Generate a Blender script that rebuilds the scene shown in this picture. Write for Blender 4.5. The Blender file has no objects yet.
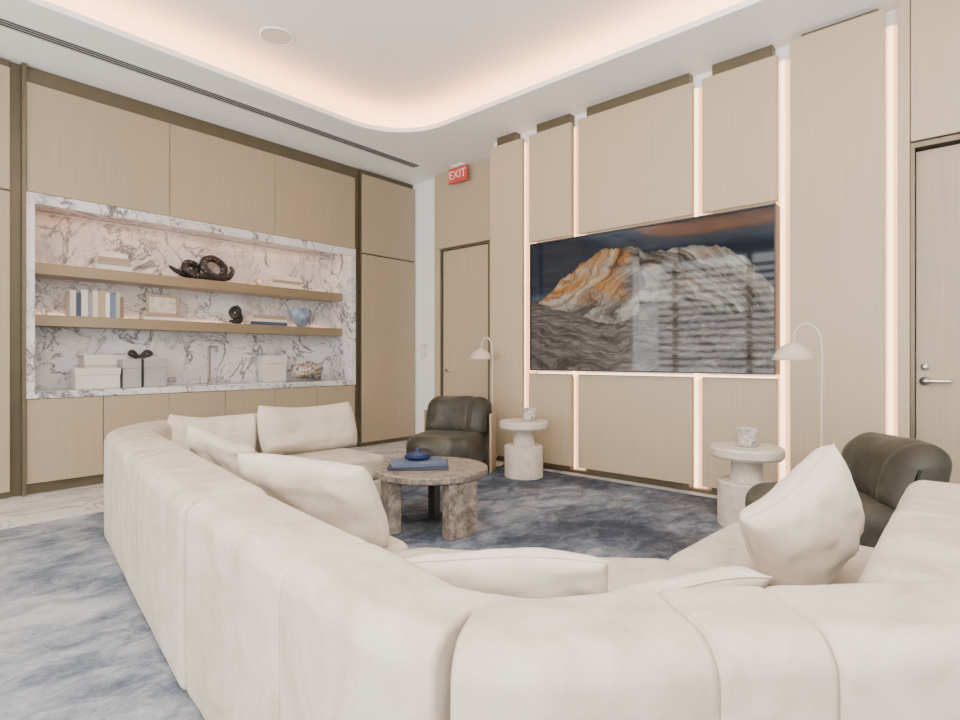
import bpy, bmesh, math, random
import numpy as np
from mathutils import Vector, Matrix, noise
random.seed(7)
S = bpy.context.scene
COL = S.collection
R = math.radians

# ------------------------------------------------------------------ helpers
def tag(o, label=None, cat=None, group=None, kind=None):
    if label: o['label'] = label
    if cat: o['category'] = cat
    if group: o['group'] = group
    if kind: o['kind'] = kind
    return o

def empty(name, loc, label, cat, group=None, rz=0):
    o = bpy.data.objects.new(name, None); COL.objects.link(o)
    o.location = loc; o.rotation_euler = (0, 0, rz); o.empty_display_size = .1
    return tag(o, label, cat, group)

def obj(name, bm, mat, parent=None, smooth=False, bevel=0, seg=2, world=False, label=None, base=None):
    if world and parent is not None:
        bm.transform(Matrix.Translation(-Vector(base if base is not None else parent.location)))
    bmesh.ops.recalc_face_normals(bm, faces=bm.faces)
    me = bpy.data.meshes.new(name); bm.to_mesh(me); bm.free()
    o = bpy.data.objects.new(name, me); COL.objects.link(o)
    me.materials.append(mat)
    if smooth:
        for p in me.polygons: p.use_smooth = True
    if bevel:
        m = o.modifiers.new('bevel', 'BEVEL'); m.width = bevel; m.segments = seg; m.limit_method = 'ANGLE'; m.angle_limit = R(35)
        if smooth:
            w = o.modifiers.new('wn', 'WEIGHTED_NORMAL'); w.keep_sharp = False
    if parent is not None: o.parent = parent
    if label: o['label'] = label
    return o

def B(): return bmesh.new()

def box(bm, x0, x1, y0, y1, z0, z1):
    vs = [bm.verts.new((x, y, z)) for x in (x0, x1) for y in (y0, y1) for z in (z0, z1)]
    for f in ((0,1,3,2),(4,6,7,5),(0,4,5,1),(2,3,7,6),(0,2,6,4),(1,5,7,3)):
        bm.faces.new([vs[i] for i in f])
    return bm

def bx(*a): return box(B(), *a)

def prism(bm, poly, z0, z1):
    lo = [bm.verts.new((p[0], p[1], z0)) for p in poly]
    hi = [bm.verts.new((p[0], p[1], z1)) for p in poly]
    bm.faces.new(lo[::-1]); bm.faces.new(hi)
    n = len(poly)
    for i in range(n):
        bm.faces.new((lo[i], lo[(i+1) % n], hi[(i+1) % n], hi[i]))
    return bm

def lathe(bm, prof, seg=40, c=(0, 0, 0)):
    rings = []
    for r, z in prof:
        if r < 1e-5:
            rings.append([bm.verts.new((c[0], c[1], c[2]+z))])
        else:
            rings.append([bm.verts.new((c[0]+r*math.cos(2*math.pi*i/seg), c[1]+r*math.sin(2*math.pi*i/seg), c[2]+z)) for i in range(seg)])
    for a, b in zip(rings, rings[1:]):
        for i in range(seg):
            j = (i+1) % seg
            if len(a) == 1 and len(b) == 1: continue
            if len(a) == 1: bm.faces.new((a[0], b[i], b[j]))
            elif len(b) == 1: bm.faces.new((a[i], b[0], a[j]))
            else: bm.faces.new((a[i], b[i], b[j], a[j]))
    return bm

def catmull(P, n=10, closed=False):
    P = [Vector(p) for p in P]
    out = []
    N = len(P)
    rng = range(N) if closed else range(N-1)
    for i in rng:
        if closed:
            p0, p1, p2, p3 = P[i-1], P[i], P[(i+1) % N], P[(i+2) % N]
        else:
            p1, p2 = P[i], P[i+1]
            p0 = P[i-1] if i > 0 else p1*2-p2
            p3 = P[i+2] if i+2 < N else p2*2-p1
        for k in range(n):
            t = k/n
            out.append(.5*((2*p1)+(p2-p0)*t+(2*p0-5*p1+4*p2-p3)*t*t+(3*p1-p0-3*p2+p3)*t**3))
    if not closed: out.append(P[-1])
    return out

def resample(pts, step):
    L = [0]
    for a, b in zip(pts, pts[1:]): L.append(L[-1]+(b-a).length)
    n = max(4, int(L[-1]/step)); res = []; j = 0
    for i in range(n+1):
        s = L[-1]*i/n
        while j < len(L)-2 and L[j+1] < s: j += 1
        d = L[j+1]-L[j]
        res.append(pts[j].lerp(pts[j+1], (s-L[j])/d if d > 0 else 0))
    return res, L[-1]

def tube(bm, pts, r, seg=10, closed=False, radii=None):
    pts = [Vector(p) for p in pts]
    N = len(pts); rings = []; up = None
    for i in range(N):
        if closed: t = pts[(i+1) % N]-pts[i-1]
        else: t = pts[min(i+1, N-1)]-pts[max(i-1, 0)]
        t.normalize()
        if up is None:
            up = t.orthogonal().normalized()
        else:
            up = (up - t*up.dot(t))
            if up.length < 1e-6: up = t.orthogonal()
            up.normalize()
        s = t.cross(up); rr = radii[i] if radii else r
        rings.append([bm.verts.new(pts[i]+(up*math.cos(2*math.pi*k/seg)+s*math.sin(2*math.pi*k/seg))*rr) for k in range(seg)])
    for i in range(N if closed else N-1):
        a, b = rings[i], rings[(i+1) % N]
        for k in range(seg):
            bm.faces.new((a[k], a[(k+1) % seg], b[(k+1) % seg], b[k]))
    if not closed:
        bm.faces.new(rings[0][::-1]); bm.faces.new(rings[-1])
    return bm

def drop(bm):
    z = min(v.co.z for v in bm.verts)
    bmesh.ops.translate(bm, verts=bm.verts, vec=(0, 0, -z)); return bm

def sphere(bm, c, r, sz=(1, 1, 1), u=20, v=12):
    M = Matrix.Translation(c) @ Matrix.Diagonal((r*sz[0], r*sz[1], r*sz[2], 1))
    bmesh.ops.create_uvsphere(bm, u_segments=u, v_segments=v, radius=1, matrix=M)
    return bm

def section(a, z0, z1, rt, rb):
    """closed rounded rectangle (offset, z)"""
    pts = []
    rt = min(rt, a*.98); rb = min(rb, a*.9)
    def arc(cx, cz, r, a0, a1, n):
        for i in range(n+1):
            t = a0+(a1-a0)*i/n
            pts.append((cx+r*math.cos(t), cz+r*math.sin(t)))
    arc(a-rb, z0+rb, rb, -math.pi/2, 0, 4)
    for q in (.2, .4, .6, .8): pts.append((a, z0+rb+(z1-rt-z0-rb)*q))
    arc(a-rt, z1-rt, rt, 0, math.pi/2, 8)
    for q in (.25, .5, .75): pts.append(((a-rt)*(1-2*q), z1))
    arc(-a+rt, z1-rt, rt, math.pi/2, math.pi, 8)
    for q in (.8, .6, .4, .2): pts.append((-a, z0+rb+(z1-rt-z0-rb)*q))
    arc(-a+rb, z0+rb, rb, math.pi, 1.5*math.pi, 4)
    return pts

SEAMS = []
def sweep(path, th, z0, z1, creases=(), rt=.1, rb=.03, re=.07, bulge=.012, wr=.004, depth=.012, step=.03, cw=.03, soft=.35):
    """upholstered section swept along a plan path; creases at fractions of the length"""
    r0, r1 = re if isinstance(re, tuple) else (re, re)
    pts, L = resample(catmull([(p[0], p[1], 0) for p in path], 14), step)
    bm = B(); rings = []; N = len(pts); sta = []
    for i in range(N):
        s = L*i/(N-1)
        t = pts[min(i+1, N-1)]-pts[max(i-1, 0)]; t.normalize()
        nrm = Vector((t.y, -t.x, 0))
        stations = [(pts[i], s)]
        if i == 0: stations = [(pts[0]+t*q*step, q*step) for q in (0, .04, .12, .3, .6)]
        if i == N-1: stations = [(pts[-1]-t*q*step, L-q*step) for q in (.6, .3, .12, .04, 0)]
        for p, ss in stations:
            ins = 0
            if ss < r0: ins = r0-math.sqrt(max(0, r0*r0-(r0-ss)**2))
            if L-ss < r1: ins = r1-math.sqrt(max(0, r1*r1-(r1-L+ss)**2))
            cr = sum(depth*math.exp(-((ss-c*L)/cw)**2)+depth*soft*math.exp(-((ss-c*L)/(cw*4))**2) for c in creases)
            a = th/2-ins-cr*.6; top = z1-ins-cr
            sec = section(a, z0+ins*.4, top, max(.004, rt-ins*.3), rb)
            ring = []
            for o, z in sec:
                zf = (z-z0)/(z1-z0)
                o2 = o+(1 if o > 0 else -1)*bulge*math.sin(math.pi*max(0, min(1, zf)))*(min(1, abs(o)/(th*.3)))
                v = p+nrm*o2+Vector((0, 0, z))
                w = noise.noise(v*5.0)*wr+noise.noise(v*12.0)*wr*.4
                v += nrm*w*(1 if o > 0 else -1)+Vector((0, 0, w*(.8 if zf > .8 else 0)))
                ring.append(bm.verts.new(v))
            rings.append(ring); sta.append(ss)
    M = len(rings[0])
    for a, b in zip(rings, rings[1:]):
        for k in range(M):
            bm.faces.new((a[k], a[(k+1) % M], b[(k+1) % M], b[k]))
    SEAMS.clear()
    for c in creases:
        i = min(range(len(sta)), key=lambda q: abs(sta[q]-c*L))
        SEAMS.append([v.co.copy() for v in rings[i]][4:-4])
    bm.faces.new(rings[0]); bm.faces.new(rings[-1][::-1])
    return bm

# ------------------------------------------------------------------ materials
def mk(name):
    m = bpy.data.materials.new(name); m.use_nodes = True
    nt = m.node_tree; return m, nt, nt.nodes['Principled BSDF']

def coords(nt, scale=(1, 1, 1), rot=(0, 0, 0)):
    tc = nt.nodes.new('ShaderNodeTexCoord'); mp = nt.nodes.new('ShaderNodeMapping')
    mp.inputs['Scale'].default_value = scale; mp.inputs['Rotation'].default_value = rot
    nt.links.new(tc.outputs['Object'], mp.inputs['Vector']); return mp.outputs['Vector']

def nz(nt, vec, scale, detail=4, rough=.55, dist=0):
    n = nt.nodes.new('ShaderNodeTexNoise'); n.inputs['Scale'].default_value = scale
    n.inputs['Detail'].default_value = detail; n.inputs['Roughness'].default_value = rough; n.inputs['Distortion'].default_value = dist
    nt.links.new(vec, n.inputs['Vector']); return n.outputs['Fac']

def math_(nt, op, a, b):
    n = nt.nodes.new('ShaderNodeMath'); n.operation = op
    for i, x in enumerate((a, b)):
        if isinstance(x, (int, float)): n.inputs[i].default_value = x
        else: nt.links.new(x, n.inputs[i])
    return n.outputs[0]

def maprange(nt, v, a, b, c, d):
    mr = nt.nodes.new('ShaderNodeMapRange')
    for i, x in enumerate((a, b, c, d)): mr.inputs[i+1].default_value = x
    nt.links.new(v, mr.inputs[0]); return mr.outputs[0]

def ramp(nt, fac, stops):
    r = nt.nodes.new('ShaderNodeValToRGB'); e = r.color_ramp.elements
    while len(e) < len(stops): e.new(.5)
    for k, (p, c) in enumerate(stops):
        e[k].position = p; e[k].color = (*c, 1)
    nt.links.new(fac, r.inputs['Fac']); return r.outputs['Color']

def mixc(nt, a, b, fac):
    mix = nt.nodes.new('ShaderNodeMix'); mix.data_type = 'RGBA'
    for k, x in (('A', a), ('B', b)):
        if isinstance(x, tuple): mix.inputs[k].default_value = (*x, 1)
        else: nt.links.new(x, mix.inputs[k])
    nt.links.new(fac, mix.inputs['Factor']); return mix.outputs['Result']

def bump(nt, bs, h, strength=.2, dist=.01):
    b = nt.nodes.new('ShaderNodeBump'); b.inputs['Strength'].default_value = strength; b.inputs['Distance'].default_value = dist
    nt.links.new(h, b.inputs['Height']); nt.links.new(b.outputs['Normal'], bs.inputs['Normal'])

def mat(name, c, rough=.5, metal=0, var=.08, scale=6, bmp=0, sheen=0, bscale=60):
    m, nt, bs = mk(name)
    f = nz(nt, coords(nt), scale)
    col = ramp(nt, f, [(.3, tuple(x*(1-var) for x in c)), (.7, tuple(min(1, x*(1+var)) for x in c))])
    nt.links.new(col, bs.inputs['Base Color'])
    bs.inputs['Roughness'].default_value = rough; bs.inputs['Metallic'].default_value = metal
    if sheen:
        bs.inputs['Sheen Weight'].default_value = sheen; bs.inputs['Sheen Roughness'].default_value = .4
    if bmp: bump(nt, bs, nz(nt, coords(nt), bscale, 3), bmp)
    return m

def wood_mat(name, c, sc=(70, 70, 1.4), var=.09, rough=.45, metal=0):
    m, nt, bs = mk(name)
    f = nz(nt, coords(nt, sc), 1.0, 5, .6, .2)
    col = ramp(nt, f, [(.25, tuple(x*(1-var) for x in c)), (.5, c), (.75, tuple(x*(1+var) for x in c))])
    nt.links.new(col, bs.inputs['Base Color']); bs.inputs['Roughness'].default_value = rough; bs.inputs['Metallic'].default_value = metal
    bump(nt, bs, f, .05, .004)
    return m

def marble_mat(name, base, vein, sc=1.0, rough=.15, soft=.035, amount=1.0):
    m, nt, bs = mk(name)
    v = coords(nt, (sc, sc, sc), (.3, .5, .9))
    def veins(scale, w, dist):
        f = nz(nt, v, scale, 7, .62, dist)
        a = math_(nt, 'ABSOLUTE', math_(nt, 'SUBTRACT', f, .5), 0)
        return maprange(nt, a, 0, w, 1, 0)
    def mask(scale, lo, hi): return maprange(nt, nz(nt, v, scale, 3), lo, hi, 0, 1)
    a = math_(nt, 'MULTIPLY', veins(1.6, soft, 1.0), mask(2.1, .30, .52))
    b = math_(nt, 'MULTIPLY', veins(3.6, soft*.6, .8), mask(1.3, .35, .58))
    am = math_(nt, 'MULTIPLY', math_(nt, 'MAXIMUM', a, b), amount)
    cloud = ramp(nt, nz(nt, v, 2.2, 5), [(.35, tuple(x*.84 for x in base)), (.6, base)])
    nt.links.new(mixc(nt, cloud, vein, am), bs.inputs['Base Color']); bs.inputs['Roughness'].default_value = rough
    return m

def emit(name, c, s):
    m, nt, bs = mk(name)
    bs.inputs['Base Color'].default_value = (*c, 1)
    bs.inputs['Emission Color'].default_value = (*c, 1); bs.inputs['Emission Strength'].default_value = s
    return m

WOOD = wood_mat('wood_panel', (.46, .372, .252))
WOOD2 = wood_mat('wood_cabinet', (.375, .302, .2))
BRONZE = mat('bronze_trim', (.145, .118, .076), .4, .5, .05)
SHELF = wood_mat('bronze_shelf', (.30, .238, .15), (2, 60, 60), .05, .32, .4)
WHITE = mat('white_paint', (.88, .87, .86), .7, 0, .01)
CEIL = mat('ceiling_paint', (.96, .957, .948), .8, 0, .006)
MARBLE = marble_mat('veined_marble', (.73, .715, .715), (.10, .09, .105), 1.0, .15, .024)
FLOORM = marble_mat('floor_marble', (.76, .745, .72), (.26, .235, .215), .9, .2, .026, .8)
LED = emit('led_core', (1, .70, .46), 4.2)
LEDG = emit('led_wall_glow', (1, .57, .32), 1.9)  # peach glow of the lit wall, put in as emission
LEDC = emit('led_cove', (1, .40, .10), 32)
LEDN = emit('led_niche', (1, .54, .30), 12)
def cloth(name, lo, mid, hi):
    m, nt, bs = mk(name)
    v = coords(nt)
    f = nz(nt, v, 4.0, 9, .68, 1.2)
    col = ramp(nt, f, [(.34, lo), (.5, mid), (.64, hi)])
    nt.links.new(col, bs.inputs['Base Color']); bs.inputs['Roughness'].default_value = .85
    bs.inputs['Sheen Weight'].default_value = .08; bs.inputs['Sheen Roughness'].default_value = .4
    bump(nt, bs, nz(nt, v, 40, 6, .7), .14, .008)
    return m
FABRIC = cloth('cream_velvet', (.40, .34, .265), (.495, .43, .345), (.565, .50, .41))
SEAM_SHADE = mat('crease_shade', (.29, .24, .18), .9, 0, .05)  # darker beige, crease shade painted along the sofa seams
PILLOW = cloth('cream_pillow', (.53, .465, .38), (.60, .53, .435), (.645, .575, .48))
def olive():
    m, nt, bs = mk('olive_velvet')
    v = coords(nt)
    f = nz(nt, v, 4, 5, .6, .8)
    col = ramp(nt, f, [(.36, (.025, .023, .015)), (.54, (.046, .043, .030)), (.68, (.10, .094, .068))])
    nt.links.new(col, bs.inputs['Base Color']); bs.inputs['Roughness'].default_value = .6
    bs.inputs['Sheen Weight'].default_value = .16; bs.inputs['Sheen Roughness'].default_value = .3
    bs.inputs['Sheen Tint'].default_value = (.70, .69, .53, 1)
    bump(nt, bs, f, .15, .02)
    return m
OLIVE = olive()
OAK = wood_mat('oak_shell', (.40, .31, .20))
DARK = mat('dark_base', (.03, .027, .025), .6)
TRAV = mat('pale_travertine', (.60, .535, .45), .6, 0, .14, 14, .12, 0, 40)
STEEL = mat('brushed_steel', (.6, .58, .55), .3, .9, .03)
BLACK = mat('black_plastic', (.012, .012, .013), .35)
CREAML = mat('lamp_cream', (.58, .50, .40), .45, 0, .03)
PLASTIC = mat('white_plastic', (.85, .84, .82), .4, 0, .01)
PAGES = mat('paper_pages', (.70, .65, .56), .8, 0, .05, 40)

def stone():
    m, nt, bs = mk('brown_travertine')
    v = coords(nt)
    f = nz(nt, v, 14, 9, .78, .5)
    col = ramp(nt, f, [(.34, (.06, .047, .037)), (.45, (.165, .135, .107)), (.54, (.28, .235, .19)), (.67, (.47, .415, .345))])
    nt.links.new(col, bs.inputs['Base Color']); bs.inputs['Roughness'].default_value = .35
    bump(nt, bs, nz(nt, v, 40, 5), .15)
    return m
STONE = stone()

def rug_mat():
    m, nt, bs = mk('watercolour_rug')
    v = coords(nt)
    vs = coords(nt, (1, 1.6, 1), (0, 0, .7))
    big = nz(nt, v, .85, 5, .6, .6)
    mid = nz(nt, vs, 4.2, 9, .70, .6)
    fine = nz(nt, coords(nt, (1, 1.8, 1), (0, 0, 1.0)), 45, 5, .75)
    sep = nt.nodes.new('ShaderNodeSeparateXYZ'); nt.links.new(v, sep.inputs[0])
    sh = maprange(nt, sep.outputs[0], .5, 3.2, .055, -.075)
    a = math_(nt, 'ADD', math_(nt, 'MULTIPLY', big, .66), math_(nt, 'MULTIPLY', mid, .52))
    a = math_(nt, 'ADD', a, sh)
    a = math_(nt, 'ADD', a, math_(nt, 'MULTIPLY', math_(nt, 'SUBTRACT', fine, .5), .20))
    col = ramp(nt, a, [(.40, (.022, .031, .048)), (.48, (.058, .075, .104)), (.55, (.125, .148, .186)), (.61, (.225, .245, .28)), (.68, (.345, .353, .37)), (.80, (.48, .478, .478))])
    br = maprange(nt, nz(nt, v, 1.9, 6, .65, .8), .50, .66, 0, .5)
    brown = ramp(nt, a, [(.42, (.052, .047, .046)), (.56, (.175, .16, .15)), (.72, (.41, .385, .37))])
    nt.links.new(mixc(nt, col, brown, br), bs.inputs['Base Color']); bs.inputs['Roughness'].default_value = .95
    bump(nt, bs, fine, .6, .012)
    return m
RUG = rug_mat()

# ------------------------------------------------------------------ geometry of the view
CH = 1.22; F = 554.0; HY = 358
FX, FY = .751, .660
def k_(px): return (px-480)/F
def X_at(px, Y):
    k = k_(px); t = Y/(FY-FX*k); return t*(FX+FY*k)
def Y_at(px, X):
    k = k_(px); t = X/(FX+FY*k); return t*(FY-FX*k)
def depth(x, y): return FX*x+FY*y
def Z_at(py, x, y): return CH-(py-HY)/F*depth(x, y)

cam = bpy.data.cameras.new('camera'); co = bpy.data.objects.new('camera', cam); COL.objects.link(co)
cam.sensor_width = 36; cam.lens = 36*F/960; cam.shift_y = -2/960; cam.clip_start = .02
co.location = (0, 0, CH); co.rotation_euler = (R(90), 0, -math.atan2(FX, FY))
S.camera = co

H = 3.82
# ------------------------------------------------------------------ shell
def struct(name, bm, m, label, cat, parent=None, **k):
    o = obj(name, bm, m, parent, **k)
    return tag(o, label, cat, None, 'structure')

struct('floor', bx(-3, 5.7, -3, 6.9, -.1, 0), FLOORM, 'polished white and pale brown veined marble floor', 'floor')
struct('wall_left', bx(-3, 5.7, 6.8, 6.9, 0, 4.3), WHITE, 'white wall behind the long run of wood cabinets', 'wall')
struct('wall_right', bx(5.15, 5.35, -3, 4.30, 0, 4.3), WHITE, 'white wall behind the wood panels and the big screen', 'wall')
struct('wall_back', bx(5.60, 5.7, 4.30, 6.8, 0, 4.3), WHITE, 'white wall strip between the tall cabinet and the far door', 'wall')

def window(name, axis, pos, a0, a1, label):
    b = B()
    def add(u0, u1, z0, z1):
        if axis == 'x': box(b, pos-.05, pos+.05, u0, u1, z0, z1)
        else: box(b, u0, u1, pos-.05, pos+.05, z0, z1)
    add(a0, a1, 0, .12); add(a0, a1, 3.5, 4.3)
    n = 6
    for i in range(n+1):
        c = a0+(a1-a0)*i/n
        add(c-.05, c+.05, .12, 3.5)
    add(a0, a1, 2.55, 2.62)
    return struct(name, b, BRONZE, label, 'window')
w1_ = window('window_1', 'x', -3.0, -3, 6.8, 'dark framed glazed wall opposite the big screen')
window('window_2', 'y', -3.0, -2.9, 5.1, 'dark framed glazed wall opposite the cabinets')
b = B()
for i in range(14):
    z = 1.0+i*.17
    box(b, -3.09, -3.06, 1.95, 5.6, z, z+.075)
obj('louvre', b, DARK, w1_)

def rrect(x0, x1, y0, y1, r, n=14):
    P = []
    for cx, cy, a in ((x1-r, y1-r, 0), (x0+r, y1-r, 90), (x0+r, y0+r, 180), (x1-r, y0+r, 270)):
        for i in range(n+1):
            t = R(a+90*i/n); P.append((cx+r*math.cos(t), cy+r*math.sin(t)))
    return P
TX0, TX1, TY0, TY1, TR = -2.0, 4.38, -1.9, 5.13, .72
def ceiling():
    b = B()
    outer = [(-3, -3), (5.7, -3), (5.7, 6.9), (-3, 6.9)]
    inner = rrect(TX0, TX1, TY0, TY1, TR)
    ov = [b.verts.new((*p, H)) for p in outer]; iv = [b.verts.new((*p, H)) for p in inner]
    es = [b.edges.new((ov[i], ov[(i+1) % 4])) for i in range(4)]
    n = len(iv); es += [b.edges.new((iv[i], iv[(i+1) % n])) for i in range(n)]
    bmesh.ops.triangle_fill(b, edges=es, use_beauty=True)
    def loop(off, z):
        return [b.verts.new((*p, z)) for p in rrect(TX0-off, TX1+off, TY0-off, TY1+off, TR+off)]
    rings = [iv, loop(0, H+.05), loop(.16, H+.05), loop(.20, H+.07), loop(.22, H+.14), loop(.18, H+.22), loop(.08, H+.27), loop(-.05, H+.28)]
    for a, c in zip(rings, rings[1:]):
        for i in range(n):
            b.faces.new((a[i], a[(i+1) % n], c[(i+1) % n], c[i]))
    b.faces.new(rings[-1])
    return b
struct('ceiling', ceiling(), CEIL, 'white ceiling with a rounded recessed tray', 'ceiling')
def cove():
    b = B()
    L = [[b.verts.new((*p, H+z)) for p in rrect(TX0-o, TX1+o, TY0-o, TY1+o, TR+o)] for o, z in ((.08, .058), (.12, .058), (.12, .051), (.08, .051))]
    n = len(L[0])
    for q in range(4):
        a, c = L[q], L[(q+1) % 4]
        for i in range(n):
            j = (i+1) % n
            b.faces.new((a[i], a[j], c[j], c[i]))
    return b
tag(obj('led_strip', cove(), LEDC), 'warm light strip hidden in the rounded ceiling cove', 'light strip')

t_ = (H+.28-CH)*F/(HY-36); kk = k_(277)
spx, spy = t_*(FX+FY*kk), t_*(FY-FX*kk)
sp = empty('ceiling_speaker', (spx, spy, H+.28), 'round white speaker set in the ceiling tray', 'speaker')
obj('rim', lathe(B(), [(.145, 0), (.145, -.012), (.132, -.016), (.128, -.008), (.128, 0)], 40), PLASTIC, sp, True)
obj('grille', lathe(B(), [(0, -.010), (.128, -.008), (.128, 0)], 40), mat('grille', (.70, .69, .68), .7, 0, .1, 300), sp)

df = empty('linear_diffuser', (2.3, 5.60, H), 'long dark slot air diffuser along the ceiling above the cabinets', 'air vent')
b = B()
for y in (-.070, .058): box(b, -4.5, 2.78, y, y+.012, -.008, 0)
for y in (-.021, .017): box(b, -4.5, 2.78, y, y+.004, -.006, 0)
obj('frame', b, mat('vent_frame', (.55, .545, .54), .5, 0, .01), df)
obj('slot', bx(-4.5, 2.78, -.058, .058, -.003, -.0005), mat('vent_dark', (.03, .03, .031), .6, 0, .02), df)

# ------------------------------------------------------------------ screen wall panels
PT = 3.70; PX = 5.0
trim_n = [0]
def panel(y0, y1, z0, z1, label, x=PX, th=.05, m=None):
    trim_n[0] += 1
    return struct('trim_%d' % trim_n[0], bx(x, x+th, y0, y1, z0, z1), m or WOOD, label, 'wall panel', bevel=.003, seg=1)
def backing(y0, y1, label, z0=.03, z1=H):
    trim_n[0] += 1
    a = .13 if y0 > 3.7 else .045
    return struct('trim_%d' % trim_n[0], bx(PX+.051, 5.149, y0+a, y1-.07, z0, z1), BRONZE, label, 'wall trim')
ZL, ZU = 1.05, 2.51
cols = [(3.765, 4.24, 'full', 'right of the far door'), (3.124, 3.67, 'split', 'left end'), (1.856, 3.036, 'split', 'middle'),
        (1.165, 1.768, 'split', 'right end'), (.45, 1.07, 'full', 'right of the big screen')]
for y0, y1, kd, w in cols:
    if kd == 'full':
        panel(y0, y1, .08, PT if y0 > 1 else 3.78, 'tall beige grained wood wall panel %s' % w)
        backing(y0, y1, 'dark bronze mount behind the tall wood panel %s' % w)
    else:
        panel(y0, y1, ZU, PT, 'beige wood panel above the %s of the big screen' % w)
        panel(y0, y1, .08, ZL, 'beige wood panel below the %s of the big screen' % w)
        backing(y0, y1, 'dark bronze mount above the wood panel over the %s of the screen' % w, ZU, H)
        backing(y0, y1, 'dark bronze mount behind the wood panel under the %s of the screen' % w, .03, ZL-.03)
gaps = [(3.67, 3.765, 'at the left edge of the big screen'), (3.036, 3.124, 'between the left and middle wood panels'), (1.768, 1.856, 'between the middle and right wood panels'),
        (1.07, 1.165, 'just right of the big screen'), (.376, .45, 'beside the right hand door')]
for i, (y0, y1, w) in enumerate(gaps):
    c = (y0+y1)/2*1.03+.004
    ls = empty('led_strip', (5.149, c, .03), 'vertical warm light strip in the wall gap %s' % w, 'light strip')
    obj('wall_glow', bx(5.144, 5.149, y0+.005, y1+(.11 if i == 0 else .04), .03, 3.70), LEDG, ls, world=True)  # added glowing plate imitating the lit wall behind the strip
    obj('light_core', bx(5.138, 5.1438, c-.016, c+.016, .03, 3.70), LED, ls, world=True)
tag(obj('led_strip', bx(5.112, 5.124, 1.2, 3.62, ZL-.012, ZL+.015), LED), 'horizontal warm light strip behind the bottom edge of the big screen', 'light strip')
tag(obj('led_strip', bx(5.112, 5.124, 1.2, 3.62, ZU-.025, ZU-.005), LED), 'horizontal warm light strip behind the top edge of the big screen', 'light strip')
struct('baseboard_right', bx(5.09, 5.15, .38, 4.28, 0, .03), BRONZE, 'dark bronze baseboard under the wood wall panels', 'baseboard')

# right door + surround
yR0 = .306
panel(yR0, .376, 0, H, 'narrow wood strip left of the right hand door', 5.0, .14)
panel(-1.2, yR0-.005, 2.765, H, 'wood panel above the right hand door', 5.0, .14)
d2 = struct('door_2', bx(5.06, 5.11, -.66, .275, .01, 2.70), WOOD2, 'beige wood door with a chrome lever at the right of the room', 'door', bevel=.003, seg=1)
b = B(); box(b, 5.0, 5.14, .279, .302, 0, 2.75); box(b, 5.0, 5.14, -.70, .279, 2.715, 2.75); box(b, 5.0, 5.14, -.70, -.67, 0, 2.715)
obj('frame', b, BRONZE, d2)
zy = Y_at(925, 5.05); zz = Z_at(381, 5.05, zy)
b = B(); lathe(b, [(0, 0), (.032, 0), (.032, .012), (.014, .014), (.014, .05), (0, .05)], 20)
bmesh.ops.rotate(b, verts=b.verts, cent=(0, 0, 0), matrix=Matrix.Rotation(R(-90), 3, 'Y'))
bmesh.ops.translate(b, verts=b.verts, vec=(5.06, zy, zz))
tube(b, catmull([(5.015, zy+.008, zz), (5.012, zy-.03, zz), (5.015, zy-.15, zz)], 6), .013, 10)
h = obj('door_handle', b, STEEL, d2, True)
b = lathe(B(), [(0, 0), (.026, 0), (.024, .012), (0, .014)], 20)
bmesh.ops.rotate(b, verts=b.verts, cent=(0, 0, 0), matrix=Matrix.Rotation(R(-90), 3, 'Y'))
bmesh.ops.translate(b, verts=b.verts, vec=(5.06, zy, zz+.10))
obj('lock', b, STEEL, d2, True)
panel(-2.9, -.70, 0, H, 'wood wall panel beyond the right hand door', 5.02, .12)

# far door + surround
d1 = struct('door_1', bx(5.53, 5.58, 4.70, 5.55, .01, 2.72), WOOD, 'beige wood door at the far end behind the dark armchair', 'door', bevel=.003, seg=1)
b = B(); box(b, 5.50, 5.598, 5.555, 5.58, 0, 2.75); box(b, 5.50, 5.598, 4.66, 4.695, 0, 2.75); box(b, 5.50, 5.598, 4.695, 5.555, 2.725, 2.75)
obj('frame', b, BRONZE, d1)
b = lathe(B(), [(0, 0), (.025, 0), (.025, .01), (.01, .012), (.01, .05), (0, .05)], 16)
bmesh.ops.rotate(b, verts=b.verts, cent=(0, 0, 0), matrix=Matrix.Rotation(R(-90), 3, 'Y'))
bmesh.ops.translate(b, verts=b.verts, vec=(5.53, 5.47, 1.05))
tube(b, [(5.485, 5.475, 1.05), (5.485, 5.35, 1.05)], .01, 8)
obj('door_handle', b, STEEL, d1, True)
panel(4.30, 5.70, 2.76, H, 'wood panel above the far door', 5.50, .098)
panel(5.585, 5.70, 0, 2.755, 'narrow wood strip left of the far door', 5.50, .098)
panel(4.30, 4.655, 0, 2.755, 'wood strip right of the far door', 5.50, .098)

# exit sign
ex = empty('exit_sign', (5.40, 5.14, H), 'red EXIT sign hanging from the ceiling near the far door', 'sign')
REDS = mat('sign_red', (.62, .075, .055), .3, 0, .05)
obj('mount', bx(-.03, .03, -.10, .10, -.03, 0), PLASTIC, ex, bevel=.004)
obj('panel', bx(-.012, .012, -.17, .17, -.235, -.032), REDS, ex, bevel=.006)
fc = bpy.data.curves.new('exit_text', 'FONT'); fc.body = 'EXIT'; fc.size = .155; fc.align_x = 'CENTER'; fc.align_y = 'CENTER'; fc.extrude = .001
fo = bpy.data.objects.new('tmp', fc); COL.objects.link(fo)
bpy.context.view_layer.update()
me = bpy.data.meshes.new_from_object(fo.evaluated_get(bpy.context.evaluated_depsgraph_get()))
bpy.data.objects.remove(fo)
lo = bpy.data.objects.new('lettering', me); COL.objects.link(lo); me.materials.clear(); me.materials.append(mat('sign_white', (.88, .78, .75), .5, 0, .01))
lo.parent = ex; lo.location = (-.0145, 0, -.133); lo.rotation_euler = (R(90), 0, R(-90))

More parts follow.
